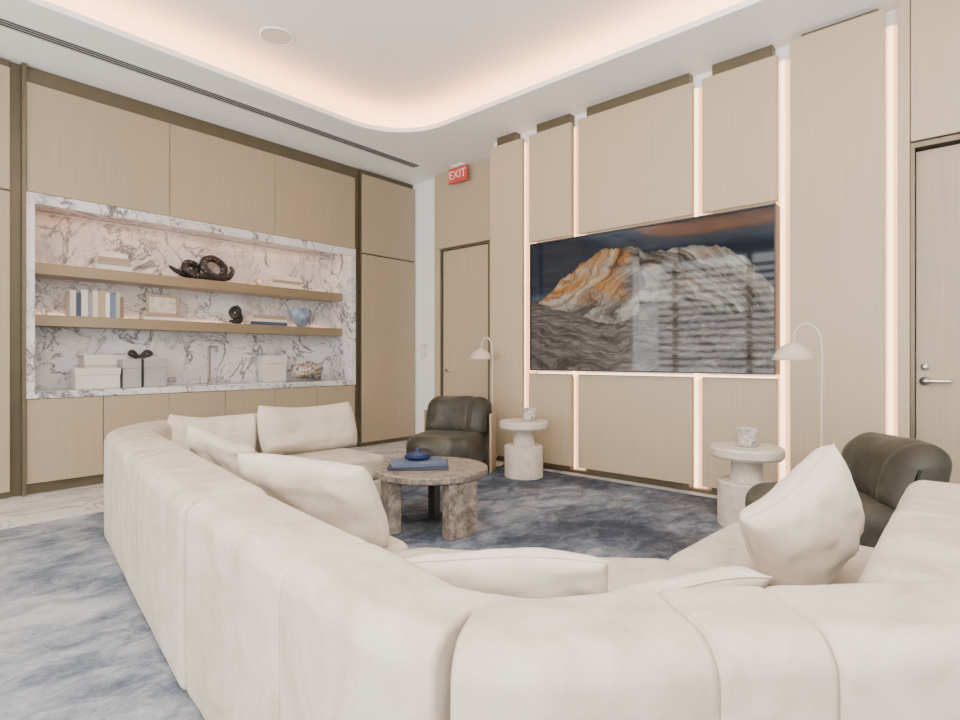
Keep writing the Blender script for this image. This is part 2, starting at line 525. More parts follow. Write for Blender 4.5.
for i, (z, w) in enumerate(((1.38, 'upper'), (1.26, 'lower'))):
    s = empty('light_switch', (5.598, 6.02, z), '%s of the two small white switch plates beside the far door' % w, 'switch')
    obj('plate', bx(-.008, 0, -.055, .055, -.045, .045), mat('switch_plate', (.62, .61, .59), .4, 0, .01), s, bevel=.003)
    obj('rocker', bx(-.013, -.008, -.018, .018, -.03, .03), PLASTIC, s, bevel=.002)

# ------------------------------------------------------------------ big screen
ty0, ty1, tz0, tz1 = 1.155, 3.595, 1.085, 2.465
tv = empty('television', (4.97, (ty0+ty1)/2, tz0), 'huge flat black framed screen showing a layered orange and grey rock formation', 'television')
b = B()
box(b, 4.915, 5.06, ty0, ty1, tz0, tz0+.012); box(b, 4.915, 5.06, ty0, ty1, tz1-.012, tz1)
box(b, 4.915, 5.06, ty0, ty0+.012, tz0+.012, tz1-.012); box(b, 4.915, 5.06, ty1-.012, ty1, tz0+.012, tz1-.012)
box(b, 4.94, 5.06, ty0+.012, ty1-.012, tz0+.012, tz1-.012)
obj('bezel', b, BLACK, tv, world=True)
obj('wall_mount', bx(5.06, 5.149, 2.0, 2.8, 1.4, 2.1), BLACK, tv, world=True)

def vnoise(u, v, sx, sy, seed):
    r = np.random.RandomState(seed).rand(64, 64)
    x = u*sx; y = v*sy; xi = np.floor(x).astype(int); yi = np.floor(y).astype(int)
    fx = x-xi; fy = y-yi; fx = fx*fx*(3-2*fx); fy = fy*fy*(3-2*fy)
    g = lambda a, c: r[a % 64, c % 64]
    return (g(xi, yi)*(1-fx)+g(xi+1, yi)*fx)*(1-fy)+(g(xi, yi+1)*(1-fx)+g(xi+1, yi+1)*fx)*fy
def fbm(u, v, sx, sy, seed, o=5, ridged=False):
    s = 0; a = .5; tot = 0
    for i in range(o):
        n = vnoise(u, v, sx*2**i, sy*2**i, seed+i)
        if ridged: n = 1-np.abs(2*n-1)
        s = s+a*n; tot += a; a *= .55
    return s/tot
def worley(x, y, seed):
    rs = np.random.RandomState(seed); jx = rs.rand(64, 64); jy = rs.rand(64, 64); jc = rs.rand(64, 64)
    xi = np.floor(x).astype(int); yi = np.floor(y).astype(int)
    f1 = np.full(x.shape, 9.); f2 = np.full(x.shape, 9.); cid = np.zeros(x.shape)
    for a in (-1, 0, 1):
        for c in (-1, 0, 1):
            cx, cy = xi+a, yi+c
            d = np.hypot(cx+jx[cx % 64, cy % 64]-x, cy+jy[cx % 64, cy % 64]-y)
            near = d < f1
            f2 = np.where(near, f1, np.minimum(f2, d)); cid = np.where(near, jc[cx % 64, cy % 64], cid); f1 = np.where(near, d, f1)
    return f1, f2, cid
NU, NV = 600, 340
U, V = np.meshgrid(np.linspace(0, 1, NU), np.linspace(0, 1, NV))
def picture(u, v):
    c3 = lambda *c: np.array(c)
    e = lambda a: a[..., None]
    def pal(f, stops):
        ps = [s[0] for s in stops]
        return np.stack([np.interp(f, ps, [s[1][k] for s in stops]) for k in range(3)], -1)
    def relief(h, k):
        gy, gx = np.gradient(h); return np.clip(1+k*(gx*.7+gy*.9), .30, 1.8)
    w1 = fbm(u, v, 3, 3, 31); w2 = fbm(u, v, 7, 7, 41); w3 = fbm(u, v, 16, 16, 47)
    n = fbm(u+.25*v+.15*(w1-.5), v, 3, 9, 5)
    sky = pal(n, [(.30, (.006, .012, .027)), (.48, (.012, .024, .049)), (.60, (.028, .046, .078)), (.75, (.080, .105, .14))])
    col = sky*e(1.15-.45*v)
    ridge = .515+.03*np.sin(u*11)+.05*fbm(u, v*0, 10, 1, 9)
    col[v < ridge] = c3(.020, .017, .019)
    # one broad rugged formation: rust dome on the left running into the grey brown layered mass on the right
    xs = [.01, .04, .08, .12, .15, .19, .215, .25, .28, .32, .37, .42, .46, .50, .53, .56, .60, .65, .70, .75, .80, .845, .88, .91, .94, .97, 1.0]
    ys = [.49, .53, .58, .63, .69, .72, .735, .79, .815, .86, .88, .875, .87, .86, .84, .825, .82, .825, .83, .82, .805, .775, .74, .70, .645, .58, .53]
    top = np.interp(u, xs, ys)+.060*(fbm(u, u*0, 16, 1, 60)-.5)+.035*(fbm(u, u*0, 50, 1, 63)-.5)
    top = np.where(u < xs[0], -1, top)
    d = top-v
    sm_ = np.interp(u, xs, np.convolve(np.pad(ys, 3, 'edge'), np.ones(7)/7, 'valid'))
    swirl = np.where(u < .52, .35*(u-.30), -.30*(u-.74)+.05)+.10*np.sin(u*9+4*v)
    wd = (sm_-v)*.8+swirl+.18*(w1-.5)+.13*(w2-.5)+.05*(w3-.5)
    wu = u+.14*(w1-.5)+.10*(w2-.5)+.04*(w3-.5)
    strata = fbm(wu*.9, wd, 4, 15, 63, 4)
    thin = fbm(wu, wd, 7, 62, 67, 2)
    f1, f2, cid = worley(wu*20+wd*10, wd*26-wu*4, 71)
    g1, g2, gid = worley(wu*7-wd*5, wd*8+wu*3, 75)
    crack = np.clip((f2-f1)/.18, 0, 1); gcrack = np.clip((g2-g1)/.10, 0, 1)
    f = np.clip(.48+1.4*(strata-.5)+.60*(thin-.5)+.25*(cid-.5)+.30*(gid-.5)+.5*(w3-.5), 0, 1)
    rust = pal(f, [(0, (.085, .034, .011)), (.25, (.25, .10, .026)), (.48, (.46, .185, .040)), (.68, (.48, .25, .09)), (.84, (.50, .36, .225)), (1, (.56, .48, .37))])
    grey = pal(f, [(0, (.048, .039, .032)), (.25, (.135, .11, .088)), (.5, (.245, .206, .168)), (.75, (.37, .322, .27)), (1, (.51, .46, .40))])
    mixr = np.clip((.60-u+.40*(w1-.5)+.30*(w2-.5))/.12, 0, 1)*np.clip((v-.49-.35*(w2-.5)-.30*(w1-.5)-.10*np.clip(u-.35, 0, 1))/.08, 0, 1)
    mixr = np.maximum(mixr, .50*np.clip((w2-.54)*9, 0, 1)*(v > .48))
    mixr = mixr*(.75+.25*np.clip((w1+w2-.85)*6, 0, 1))
    c = rust*e(mixr)+grey*e(1-mixr)
    hgt = .06*np.sqrt(np.clip(1-f1, 0, 1))+.16*np.sqrt(np.clip(1.1-g1, 0, 1))+.15*fbm(wu, wd, 9, 10, 80, 5)+.04*thin
    c = c*e(relief(hgt, 21))*e(.62+.38*crack)*e(.54+.46*gcrack)*e(.70+.30*np.clip(d/.025, 0, 1))
    c = c*e(1.08-.35*np.clip((.60-v)*2.2, 0, 1))
    m = v < top; col[m] = c[m]
    g = np.interp(u, [0, .06, .12, .2, .28, .38, .48, .62, .8, .92, 1], [.54, .51, .47, .44, .39, .34, .355, .33, .35, .38, .36])+.03*(fbm(u, u*0, 12, 1, 77)-.5)
    dep = np.clip(g-v, 0, 1); per = 1/(.22+dep*1.5)
    gu = (u-.4)*per+.16*(w2-.5); gv = np.log(.10+dep)+.24*(w2-.5)+.4*(w1-.5)
    a1, a2, aid = worley(gu*11+40, gv*13+.8*gu*11+40, 150)
    tex = fbm(gu+7, gv+7+.4*gu, 10, 20, 160, 5)
    lines = fbm(gu+9, gv+9+.45*gu, 4, 38, 170, 3)
    gc = pal(np.clip(.72*tex+.28*lines+.20*(aid-.5), 0, 1), [(.28, (.050, .039, .033)), (.44, (.11, .088, .077)), (.58, (.17, .143, .127)), (.75, (.27, .24, .218))])
    gh = .08*np.sqrt(np.clip(1.1-a1, 0, 1))+.09*tex
    gc = gc*e(.62+.38*np.clip((a2-a1)/.12, 0, 1))*e(relief(gh, 12))
    gc = gc*e(.85+.5*np.clip(u-.25, 0, 1))*e(1-.30*np.clip(1-dep/.05, 0, 1))
    m = v < g; col[m] = gc[m]
    return np.clip(col, 0, 1)
img = picture(U, V)
me = bpy.data.meshes.new('screen')
yy = ty1-.012-(ty1-ty0-.024)*U-tv.location.y; zzv = .012+(tz1-tz0-.024)*V
verts = np.stack([np.full(U.shape, 4.930-tv.location.x), yy, zzv], -1).reshape(-1, 3)
idx = np.arange(NU*NV).reshape(NV, NU)
faces = np.stack([idx[:-1, :-1], idx[1:, :-1], idx[1:, 1:], idx[:-1, 1:]], -1).reshape(-1, 4)
me.from_pydata(verts.tolist(), [], faces.tolist())
at = me.color_attributes.new('picture', 'FLOAT_COLOR', 'POINT')
at.data.foreach_set('color', np.concatenate([img.reshape(-1, 3), np.ones((NU*NV, 1))], 1).astype(np.float32).ravel())
sm, nt, bs = mk('screen_picture')
an = nt.nodes.new('ShaderNodeAttribute'); an.attribute_name = 'picture'
bs.inputs['Base Color'].default_value = (.01, .01, .01, 1); bs.inputs['Roughness'].default_value = .04
bs.inputs['Specular IOR Level'].default_value = .34
nt.links.new(an.outputs['Color'], bs.inputs['Emission Color']); bs.inputs['Emission Strength'].default_value = .95
me.materials.append(sm)
so = bpy.data.objects.new('screen', me); COL.objects.link(so); so.parent = tv

# ------------------------------------------------------------------ cabinet wall
CY = 6.25
def cabinet(name, x0, x1, z0, z1, label, group=None, doors=None, y=CY, body_back=6.79):
    o = empty(name, ((x0+x1)/2, y, z0), label, 'cabinet', group)
    obj('body', bx(x0+.004, x1-.004, y+.024, body_back, z0, z1), BRONZE, o, world=True)
    for (a, c, e, f) in (doors or [(x0+.003, x1-.003, z0+.002, z1-.002)]):
        obj('door', bx(a, c, y, y+.022, e, f), WOOD2, o, world=True, bevel=.002, seg=1)
    return o
ux = [1.03, 2.208, 3.377, 4.54]
for i, w in enumerate(('left', 'middle', 'right')):
    cabinet('wall_cabinet', ux[i], ux[i+1], 2.70, 3.67, '%s of the three beige upper cabinets above the marble niche' % w, 'upper cabinets')
bw = (4.54-1.03)/6
nth = ['first', 'second', 'third', 'fourth', 'fifth', 'sixth']
for i in range(6):
    cabinet('base_cabinet', 1.03+bw*i, 1.03+bw*(i+1), .10, .855, '%s beige base cabinet from the left under the marble worktop' % nth[i], 'base cabinets')
cabinet('tall_cabinet', 4.62, 5.585, .06, 3.74, 'tall beige cabinet at the right end of the cabinet wall', None,
        [(4.625, 5.58, .062, 2.64), (4.625, 5.58, 2.66, 3.735)], y=6.20)
cabinet('tall_cabinet', -.6, .92, .06, 3.74, 'tall beige cabinet at the far left edge of the photo', None,
        [(-.595, .915, .062, 2.66), (-.595, .915, 2.68, 3.735)], y=6.22)
def trim(bm, label):
    trim_n[0] += 1
    struct('trim_%d' % trim_n[0], bm, BRONZE, label, 'trim')
trim(bx(.925, 1.0, 6.30, 6.79, 0, H), 'dark bronze recess left of the marble niche')
trim(bx(1.0, 1.028, 6.23, 6.79, 0, H), 'dark bronze upright at the left of the marble niche')
trim(bx(4.545, 4.615, 6.28, 6.79, 0, H), 'dark bronze upright between the niche and the tall cabinet')
trim(bx(1.03, 4.54, 6.28, 6.79, 3.672, H), 'dark bronze band between the upper cabinets and ceiling')
trim(bx(4.62, 5.59, 6.26, 6.79, 3.742, H), 'dark bronze band above the right tall cabinet')
trim(bx(-3, .92, 6.28, 6.79, 3.742, H), 'dark bronze band above the left tall cabinet')
struct('baseboard_left', bx(1.03, 4.54, 6.31, 6.79, 0, .098), BRONZE, 'dark bronze toe kick under the base cabinets', 'baseboard')
struct('baseboard_back', bx(4.62, 5.58, 6.25, 6.79, 0, .058), BRONZE, 'dark bronze toe kick under the right tall cabinet', 'baseboard')
struct('baseboard_front', bx(-.6, .92, 6.27, 6.79, 0, .058), BRONZE, 'dark bronze toe kick under the far left tall cabinet', 'baseboard')
struct('trim_60', bx(-3, -.61, 6.24, 6.79, 0, 3.74), WOOD2, 'beige wood panelling left of the far left cabinet', 'wall panel')

tag(obj('worktop', bx(1.03, 4.54, 6.235, 6.79, .857, .92), MARBLE, bevel=.003, seg=1), 'white marble worktop with grey veins on the base cabinets', 'worktop')
nc = empty('niche_surround', (2.785, 6.5, .92), 'veined white marble lining of the shelf niche', 'marble surround')
obj('back_panel', bx(1.09, 4.48, 6.765, 6.79, .921, 2.63), MARBLE, nc, world=True)
obj('side_panel', bx(1.03, 1.09, 6.24, 6.79, .921, 2.695), MARBLE, nc, world=True)
obj('side_panel', bx(4.48, 4.54, 6.24, 6.79, .921, 2.695), MARBLE, nc, world=True)
b = bx(1.09, 4.48, 6.24, 6.79, 2.65, 2.695); box(b, 1.09, 4.48, 6.24, 6.26, 2.60, 2.65)
obj('top_panel', b, MARBLE, nc, world=True)
SH = [(2.0, 2.105, 'upper'), (1.52, 1.625, 'lower')]
for z0, z1, w in SH:
    tag(obj('shelf', bx(1.092, 4.478, 6.45, 6.764, z0, z1), SHELF, bevel=.003, seg=1), '%s of the two long thick bronze toned shelves in the marble niche' % w, 'shelf', 'niche shelves')
tag(obj('led_strip', bx(1.15, 4.42, 6.261, 6.275, 2.612, 2.649), LEDN), 'warm light strip hidden behind the top lip of the marble niche', 'light strip')
tag(obj('led_strip', bx(1.15, 4.42, 6.745, 6.763, 2.1055, 2.114), LEDN), 'warm light strip along the back of the upper niche shelf', 'light strip')
tag(obj('led_strip', bx(1.15, 4.42, 6.745, 6.763, 1.6255, 1.634), LEDN), 'warm light strip along the back of the lower niche shelf', 'light strip')
U1, L1, C1 = 2.106, 1.626, .921

# ------------------------------------------------------------------ books
_bm = {}
def bmat(c):
    if c not in _bm: _bm[c] = mat('book_cover', c, .6, 0, .04)
    return _bm[c]
def flat_book(x, y, z, w, d, h, c, label, group, rz=0):
    b = B(); t = .004
    box(b, -w/2, w/2, -d/2, d/2, 0, t); box(b, -w/2, w/2, -d/2, d/2, h-t, h); box(b, -w/2, w/2, -d/2, -d/2+t, t, h-t)
    o = obj('book', b, bmat(c), bevel=.001, seg=1); o.location = (x, y, z); o.rotation_euler = (0, 0, rz)
    tag(o, label, 'book', group)
    obj('pages', bx(-w/2+.004, w/2-.004, -d/2+t+.001, d/2-.005, t, h-t), PAGES, o)
    return o
def upright_book(x, y, z, w, d, h, c, label, group, lean=0):
    b = B(); t = .003
    box(b, -w/2, -w/2+t, -d/2, d/2, 0, h); box(b, w/2-t, w/2, -d/2, d/2, 0, h); box(b, -w/2+t, w/2-t, -d/2, -d/2+t, 0, h)
    o = obj('book', b, bmat(c), bevel=.001, seg=1); o.location = (x, y, z); o.rotation_euler = (0, lean, 0)
    tag(o, label, 'book', group)
    obj('pages', bx(-w/2+t, w/2-t, -d/2+t+.001, d/2-.004, .004, h-.006), PAGES, o)
    return o
W_, T_, G_, N_, K_ = (.70, .66, .59), (.36, .27, .18), (.32, .30, .27), (.05, .065, .12), (.26, .17, .10)
CN = {W_: 'white', T_: 'tan', G_: 'grey', N_: 'navy', K_: 'brown'}
def stack(px0, px1, y, z, hs, colors, where, group, d=.2):
    x0, x1 = X_at(px0, y-d/2), X_at(px1, y-d/2); zc = z
    n = len(hs); ords = {3: ['bottom', 'middle', 'top'], 4: ['bottom', 'second lowest', 'third lowest', 'top'], 2: ['lower', 'upper']}[n]
    for i, (h_, c) in enumerate(zip(hs, colors)):
        sh = i*.01
        flat_book((x0+x1)/2+random.uniform(-.012, .012), y, zc, (x1-x0)-sh*2, d-sh, h_, c, '%s %s book of the flat stack %s' % (ords[i], CN[c], where), group, random.uniform(-.05, .05))
        zc += h_+.0005
    return zc
stack(97, 133, 6.58, U1, [.05, .04, .04, .05], [W_, G_, T_, W_], 'left on the upper shelf', 'books stacked at the left of the upper shelf')
stack(274, 302, 6.58, U1, [.055, .04, .06], [W_, T_, W_], 'right on the upper shelf', 'books stacked at the right of the upper shelf')
stack(252, 288, 6.58, L1, [.04, .035, .045], [N_, W_, T_], 'right on the lower shelf', 'books stacked on the lower shelf')
stack(143, 185, 6.58, L1, [.032, .026], [W_, T_], 'under the picture frame', 'books under the picture frame')
x = X_at(69, 6.52); xe = X_at(123, 6.52)
row = [((.66, .60, .50), 'cream', .045, .25), ((.05, .07, .14), 'navy blue', .035, .23), ((.72, .69, .63), 'white', .05, .26), ((.30, .31, .33), 'grey', .03, .24),
       ((.68, .60, .48), 'ivory', .045, .26), ((.44, .34, .21), 'tan', .05, .27), ((.80, .78, .74), 'bright white', .035, .25), ((.14, .20, .30), 'dusty blue', .04, .24), ((.40, .38, .34), 'stone grey', .04, .26), ((.22, .15, .09), 'brown', .025, .22)]
tw = sum(r[2]+.001 for r in row); sc = (xe-x)/tw
for c, nm, w, h_ in row:
    w *= sc
    upright_book(x+w/2, 6.58, L1, w-.001, .18, h_, c, '%s book standing in the upright row on the lower shelf' % nm, 'upright books on the lower shelf'); x += w+.001*sc

fx0, fx1 = X_at(147, 6.56), X_at(179, 6.56)
fz = L1+.0595
pf = empty('picture_frame', ((fx0+fx1)/2, 6.58, fz), 'small wooden picture frame standing on books on the lower shelf', 'picture frame')
w2 = (fx1-fx0)/2; fh = .22
b = B(); box(b, -w2, w2, -.01, .012, 0, .025); box(b, -w2, w2, -.01, .012, fh-.025, fh); box(b, -w2, -w2+.025, -.01, .012, .025, fh-.025); box(b, w2-.025, w2, -.01, .012, .025, fh-.025)
obj('frame', b, OAK, pf, bevel=.003)
obj('picture', bx(-w2+.025, w2-.025, .0, .008, .025, fh-.025), mat('print', (.62, .55, .46), .5, 0, .3, 12), pf)
obj('stand', prism(B(), [(-.03, .012), (.03, .012), (.02, .06), (-.02, .06)], 0, .10), OAK, pf)

def coil(name, pts, r, m, loc, label, cat, taper=True, seg=12):
    P = catmull(pts, 10); n = len(P)
    rad = [r*(min(1, .35+3*min(i, n-1-i)/n*1.5) if taper else 1) for i in range(n)]
    o = obj(name, drop(tube(B(), P, r, seg, radii=rad)), m, smooth=True); o.location = loc
    return tag(o, label, cat)
def snake_mat():
    m, nt, bs = mk('snake_skin')
    w = nt.nodes.new('ShaderNodeTexVoronoi'); w.inputs['Scale'].default_value = 24
    nt.links.new(coords(nt), w.inputs['Vector'])
    col = ramp(nt, w.outputs['Distance'], [(.10, (.30, .25, .20)), (.22, (.05, .04, .034)), (.34, (.012, .011, .012))])
    nt.links.new(col, bs.inputs['Base Color']); bs.inputs['Roughness'].default_value = .5; return m
SN = snake_mat()
xs0, xs1 = X_at(169, 6.58), X_at(234, 6.58); xc = (xs0+xs1)/2; hw = (xs1-xs0)/2
coil('snake_sculpture', [(-hw, -.03, .12), (-hw*.8, -.02, .08), (-hw*.5, .0, .05), (-hw*.2, .03, .08), (-hw*.15, .03, .16), (-hw*.45, .0, .18), (-hw*.55, -.05, .10), (-hw*.2, -.06, .045),
      (hw*.25, -.03, .045), (hw*.65, .04, .08), (hw*.75, .05, .19), (hw*.4, .03, .27), (hw*.05, -.02, .23), (hw*.02, -.05, .13), (hw*.35, -.06, .05), (hw*.75, -.05, .06), (hw*.95, -.02, .14), (hw*.9, 0, .20)],
      .042, SN, (xc, 6.60, U1), 'dark coiled snake sculpture in the middle of the upper shelf', 'sculpture')
xk = X_at(236, 6.58)
coil('knot_sculpture', [(-.07, 0, .025), (-.03, -.03, .02), (.05, -.02, .03), (.06, .02, .12), (0, .02, .18), (-.05, 0, .12), (-.01, -.03, .07), (.05, 0, .16), (.02, .01, .22)], .03, SN, (xk, 6.60, L1),
     'small dark knotted figurine on the lower shelf', 'figurine')
xg = X_at(259, 6.58)
gm = empty('table_clock', (xg, 6.58, U1), 'small gold round ornament with white face on the upper shelf', 'ornament')
GOLD = mat('gold', (.55, .36, .14), .3, .8, .05)
obj('base', bx(-.045, .045, -.025, .025, 0, .015), GOLD, gm, bevel=.003)
b = lathe(B(), [(.035, -.015), (.045, -.012), (.045, .012), (.035, .015), (.035, -.015)], 28)
bmesh.ops.rotate(b, verts=b.verts, cent=(0, 0, 0), matrix=Matrix.Rotation(R(90), 3, 'X')); bmesh.ops.translate(b, verts=b.verts, vec=(0, 0, .06))
obj('ring', b, GOLD, gm, True)
b = lathe(B(), [(0, -.008), (.035, -.008), (.035, .008), (0, .008)], 28)
bmesh.ops.rotate(b, verts=b.verts, cent=(0, 0, 0), matrix=Matrix.Rotation(R(90), 3, 'X')); bmesh.ops.translate(b, verts=b.verts, vec=(0, 0, .06))
obj('face', b, PLASTIC, gm)
# heart ornament
xv = X_at(302, 6.58)
b = sphere(B(), (0, 0, 0), 1, u=40, v=26)
for v in b.verts:
    x_, y_, z_ = v.co
    lobe = math.sqrt(abs(x_))*.62
    v.co = Vector((x_*.165*(1-.10*(1-z_)), y_*.085*(1-.35*max(0, -z_)), (z_*.85+lobe*.75*(1 if z_ > -.3 else max(0, (z_+1)/.7)))*.135))
drop(b)
for v in b.verts:
    if v.co.z < .012: v.co.z = 0
tag(obj('heart_ornament', b, mat('blue_glaze', (.24, .31, .40), .25, 0, .45, 14), smooth=True),
    'pale blue heart shaped ceramic ornament at the right of the lower shelf', 'ornament').location = (xv, 6.60, L1)

BOXW = mat('box_white', (.66, .62, .56), .6, 0, .03)
BOXG = mat('box_grey', (.36, .36, .34), .6, 0, .05)
def lidbox(x0, x1, y0, y1, z0, h_, m, label, group=None, strap=False):
    o = empty('storage_box', ((x0+x1)/2, (y0+y1)/2, z0), label, 'box', group)
    obj('box_body', bx(x0+.006, x1-.006, y0+.006, y1-.006, z0, z0+h_*.68), m, o, world=True, bevel=.003)
    obj('lid', bx(x0, x1, y0, y1, z0+h_*.685, z0+h_), m, o, world=True, bevel=.004)
    if strap:
        xm = x0+(x1-x0)*.42
        b = bx(xm-.012, xm+.012, y0-.003, y0-.0005, z0+.001, z0+h_+.002); box(b, xm-.012, xm+.012, y0-.003, y1, z0+h_+.0005, z0+h_+.003)
        obj('strap', b, BLACK, o, world=True)
        b = tube(B(), catmull([(xm-.02, y0+.10, z0+h_+.022), (xm-.09, y0+.09, z0+h_+.055), (xm-.06, y0+.10, z0+h_+.085), (xm, y0+.10, z0+h_+.03), (xm+.07, y0+.10, z0+h_+.085), (xm+.11, y0+.09, z0+h_+.055), (xm+.02, y0+.10, z0+h_+.022)], 8), .019, 8)
        obj('bow', b, BLACK, o, True, world=True)
    return o
yb = 6.36
xa, xb = X_at(75, yb), X_at(121, yb)
lidbox(xa, xb, yb, yb+.17, C1, .20, BOXW, 'low white lidded box at the front left of the worktop')
x2a, x2b = X_at(84, 6.56), X_at(131, 6.56)
lidbox(x2a, x2b, 6.56, 6.74, C1, .33, BOXW, 'taller white lidded box behind the low one on the worktop')
xa2, xb2 = X_at(123, yb), X_at(168, yb)
lidbox(xa2, xb2, yb, yb+.19, C1, .285, BOXG, 'grey lidded box with a black bow on the worktop', None, True)

TAP = mat('tap_metal', (.42, .40, .38), .3, .9, .05)
xf = X_at(211, 6.55)
fa = empty('faucet', (xf, 6.60, C1), 'tall slim angular dull metal tap on the marble worktop', 'faucet')
obj('base', lathe(B(), [(0, 0), (.03, 0), (.03, .012), (.02, .02), (.02, .05), (0, .05)], 20), TAP, fa, True)
b = bx(-.014, .014, -.014, .014, .05, .44); box(b, -.014, .014, -.20, -.014, .414, .44); box(b, -.014, .014, -.20, -.174, .36, .414)
obj('spout', b, TAP, fa, bevel=.004)
obj('lever', tube(B(), [(.018, 0, .035), (.06, 0, .05), (.10, 0, .075)], .008, 8), TAP, fa, True)

lidbox(X_at(264, 6.57), X_at(288, 6.57), 6.59, 6.74, C1, .33, BOXW, 'upright white lidded box near the right end of the worktop')
def shell_mat():
    m, nt, bs = mk('shell_glaze')
    f = nz(nt, coords(nt), 11, 5, .6, .6)
    col = ramp(nt, f, [(.36, (.03, .05, .10)), (.44, (.14, .15, .18)), (.51, (.60, .54, .45)), (.60, (.34, .20, .10)), (.70, (.08, .045, .03))])
    nt.links.new(col, bs.inputs['Base Color']); bs.inputs['Roughness'].default_value = .3; return m
xs_ = X_at(306, 6.45)
b = B(); P = []; rad = []
for i in range(90):
    t = i/89; a = t*4.2*math.pi+.4; rr = .20*(1-t)**1.2+.012
    P.append((rr*math.cos(a), rr*.5*math.sin(a), .085+.15*t)); rad.append(.09*(1-t)+.014)
tube(b, P, .05, 14, radii=rad); drop(b)
o = obj('shell_ornament', b, shell_mat(), smooth=True); o.location = (xs_+.045, 6.43, C1)
tag(o, 'mottled pale and brown spiral shell ornament on the worktop', 'ornament')

# ------------------------------------------------------------------ rug
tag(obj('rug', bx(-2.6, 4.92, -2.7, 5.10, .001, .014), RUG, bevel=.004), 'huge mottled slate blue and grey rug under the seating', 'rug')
RZ = .0145

# ------------------------------------------------------------------ sofa
SO = (1.4, 2.2, RZ)
sofa = empty('sectional_sofa', SO, 'huge cream velvet U shaped sectional sofa with thick rounded backs', 'sofa')
ZT = .72
def back(path, creases=(), th=.285, z1=ZT, re=.05, **k):
    bm = sweep(path, th, .03, z1, creases, rt=.068, re=re, depth=.014, cw=.008, step=.0075, wr=.002, bulge=.003, soft=.12, **k)
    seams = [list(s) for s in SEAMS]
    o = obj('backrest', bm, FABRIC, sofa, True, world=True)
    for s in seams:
        obj('seam_shade', tube(B(), s, .0038, 6), SEAM_SHADE, o, True, world=True, base=SO)  # dark tube on each seam stands in for shade in the crease
    return o
back([(3.15, 4.76), (2.6, 4.76), (1.937, 4.76)], (.5,))
back([(1.926, 4.76), (1.55, 4.67), (1.30, 4.36), (1.21, 3.9), (1.06, 2.95), (.926, 2.062)], (.58,), th=.310, z1=.727, re=(.05, .022))
back([(.924, 2.056), (.875, 1.62), (.835, 1.2), (.797, .95), (.788, .84), (.813, .743)], (.60,), re=(.022, .014))
back([(.8135, .741), (.885, .61), (1.12, .415), (1.28, .255), (1.50, .035), (1.78, -.24)], (.31, .48), re=(.014, .05))
back([(1.60, .062), (2.0, .06), (2.4, .055), (2.95, .05)], (.5,))
seats = [[(1.95, 3.7), (3.0, 3.68), (3.0, 4.61), (1.95, 4.61)],
         [(1.0, 2.05), (1.66, 1.85), (1.80, 2.85), (1.16, 2.95)],
         [(1.17, 2.97), (1.80, 2.88), (1.93, 3.7), (1.93, 4.61), (1.6, 4.54), (1.40, 4.25), (1.33, 3.8)],
         [(1.0, 2.02), (.98, 1.2), (.95, .86), (1.2, .58), (1.5, .27), (2.2, .22), (2.22, .95), (1.95, 1.3), (1.66, 1.8)],
         [(2.23, .22), (2.95, .22), (2.95, .90), (2.23, .95)]]
def inset(poly, d):
    c = Vector((sum(p[0] for p in poly)/len(poly), sum(p[1] for p in poly)/len(poly)))
    return [tuple(Vector(p)+(c-Vector(p)).normalized()*d) for p in poly]
for p in seats:
    obj('seat_cushion', prism(B(), p, .20, .405), FABRIC, sofa, True, bevel=.055, seg=5, world=True)
    obj('seat_base', prism(B(), inset(p, .03), RZ+.03, .205), FABRIC, sofa, True, bevel=.03, seg=4, world=True)

def pillow(w, h, t, loc, rz, tilt, roll, label, group='loose cream pillows on the sectional sofa', seed=0, soft=1.0):
    n = 30; b = B()
    def shp(u, v, s):
        q = 1-.06*soft*u*u*v*v
        x = w/2*u*(1-.035*(1-v*v))*q; z = h/2*v*(1-.05*(1-u*u))*q
        y = s*t/2*(max(0, (1-u**4)*(1-v**4)))**.45*(1+.22*soft*(-v))
        wv = noise.noise(Vector((u*2+seed, v*2, s*3)))*.022+noise.noise(Vector((u*4.5+seed, v*4.5, s*3)))*.011
        sag = -.055*soft*h*(1+v)*.5*(1-abs(u+.3*math.sin(seed))**1.5)
        bend = .02*math.sin(u*2.2+seed)
        return Vector((x, y+wv*soft*(1-max(abs(u), abs(v))**6)+bend, z+sag))
    for s in (1, -1):
        g = [[b.verts.new(shp(math.sin(math.pi/2*(2*i/n-1)), math.sin(math.pi/2*(2*j/n-1)), s)) for j in range(n+1)] for i in range(n+1)]
        for i in range(n):
            for j in range(n): b.faces.new((g[i][j], g[i+1][j], g[i+1][j+1], g[i][j+1]))
    bmesh.ops.remove_doubles(b, verts=b.verts, dist=.0008)
    o = obj('throw_pillow', b, PILLOW, smooth=True)
    o.rotation_mode = 'YXZ'; o.location = loc; o.rotation_euler = (R(tilt), R(roll), R(rz))
    tag(o, label, 'pillow', group)
    L = []
    m = 24
    for i in range(m): L.append(shp(-1+2*i/m, -1, 1))
    for i in range(m): L.append(shp(1, -1+2*i/m, 1))
    for i in range(m): L.append(shp(1-2*i/m, 1, 1))
    for i in range(m): L.append(shp(-1, 1-2*i/m, 1))
    obj('piping', tube(B(), L, .004, 6, closed=True), PILLOW, o, True)
    return o
pillow(.98, .46, .22, (2.68, 4.36, .61), 0, -20, 3, 'long cream cushion against the far back of the sofa', seed=1, soft=1.5)
pillow(.68, .40, .16, (1.90, 4.50, .59), -12, -14, 6, 'cream pillow tucked in the far left corner of the sofa', seed=2, soft=1.6)
pillow(.56, .38, .18, (1.52, 3.40, .60), 108, -30, -12, 'square cream pillow between the corner pillow and long left pillow', seed=3, soft=1.5)
pillow(.82, .42, .20, (1.37, 2.22, .60), 104, -24, 0, 'long plump cream pillow facing the round stone table', seed=4, soft=1.2)
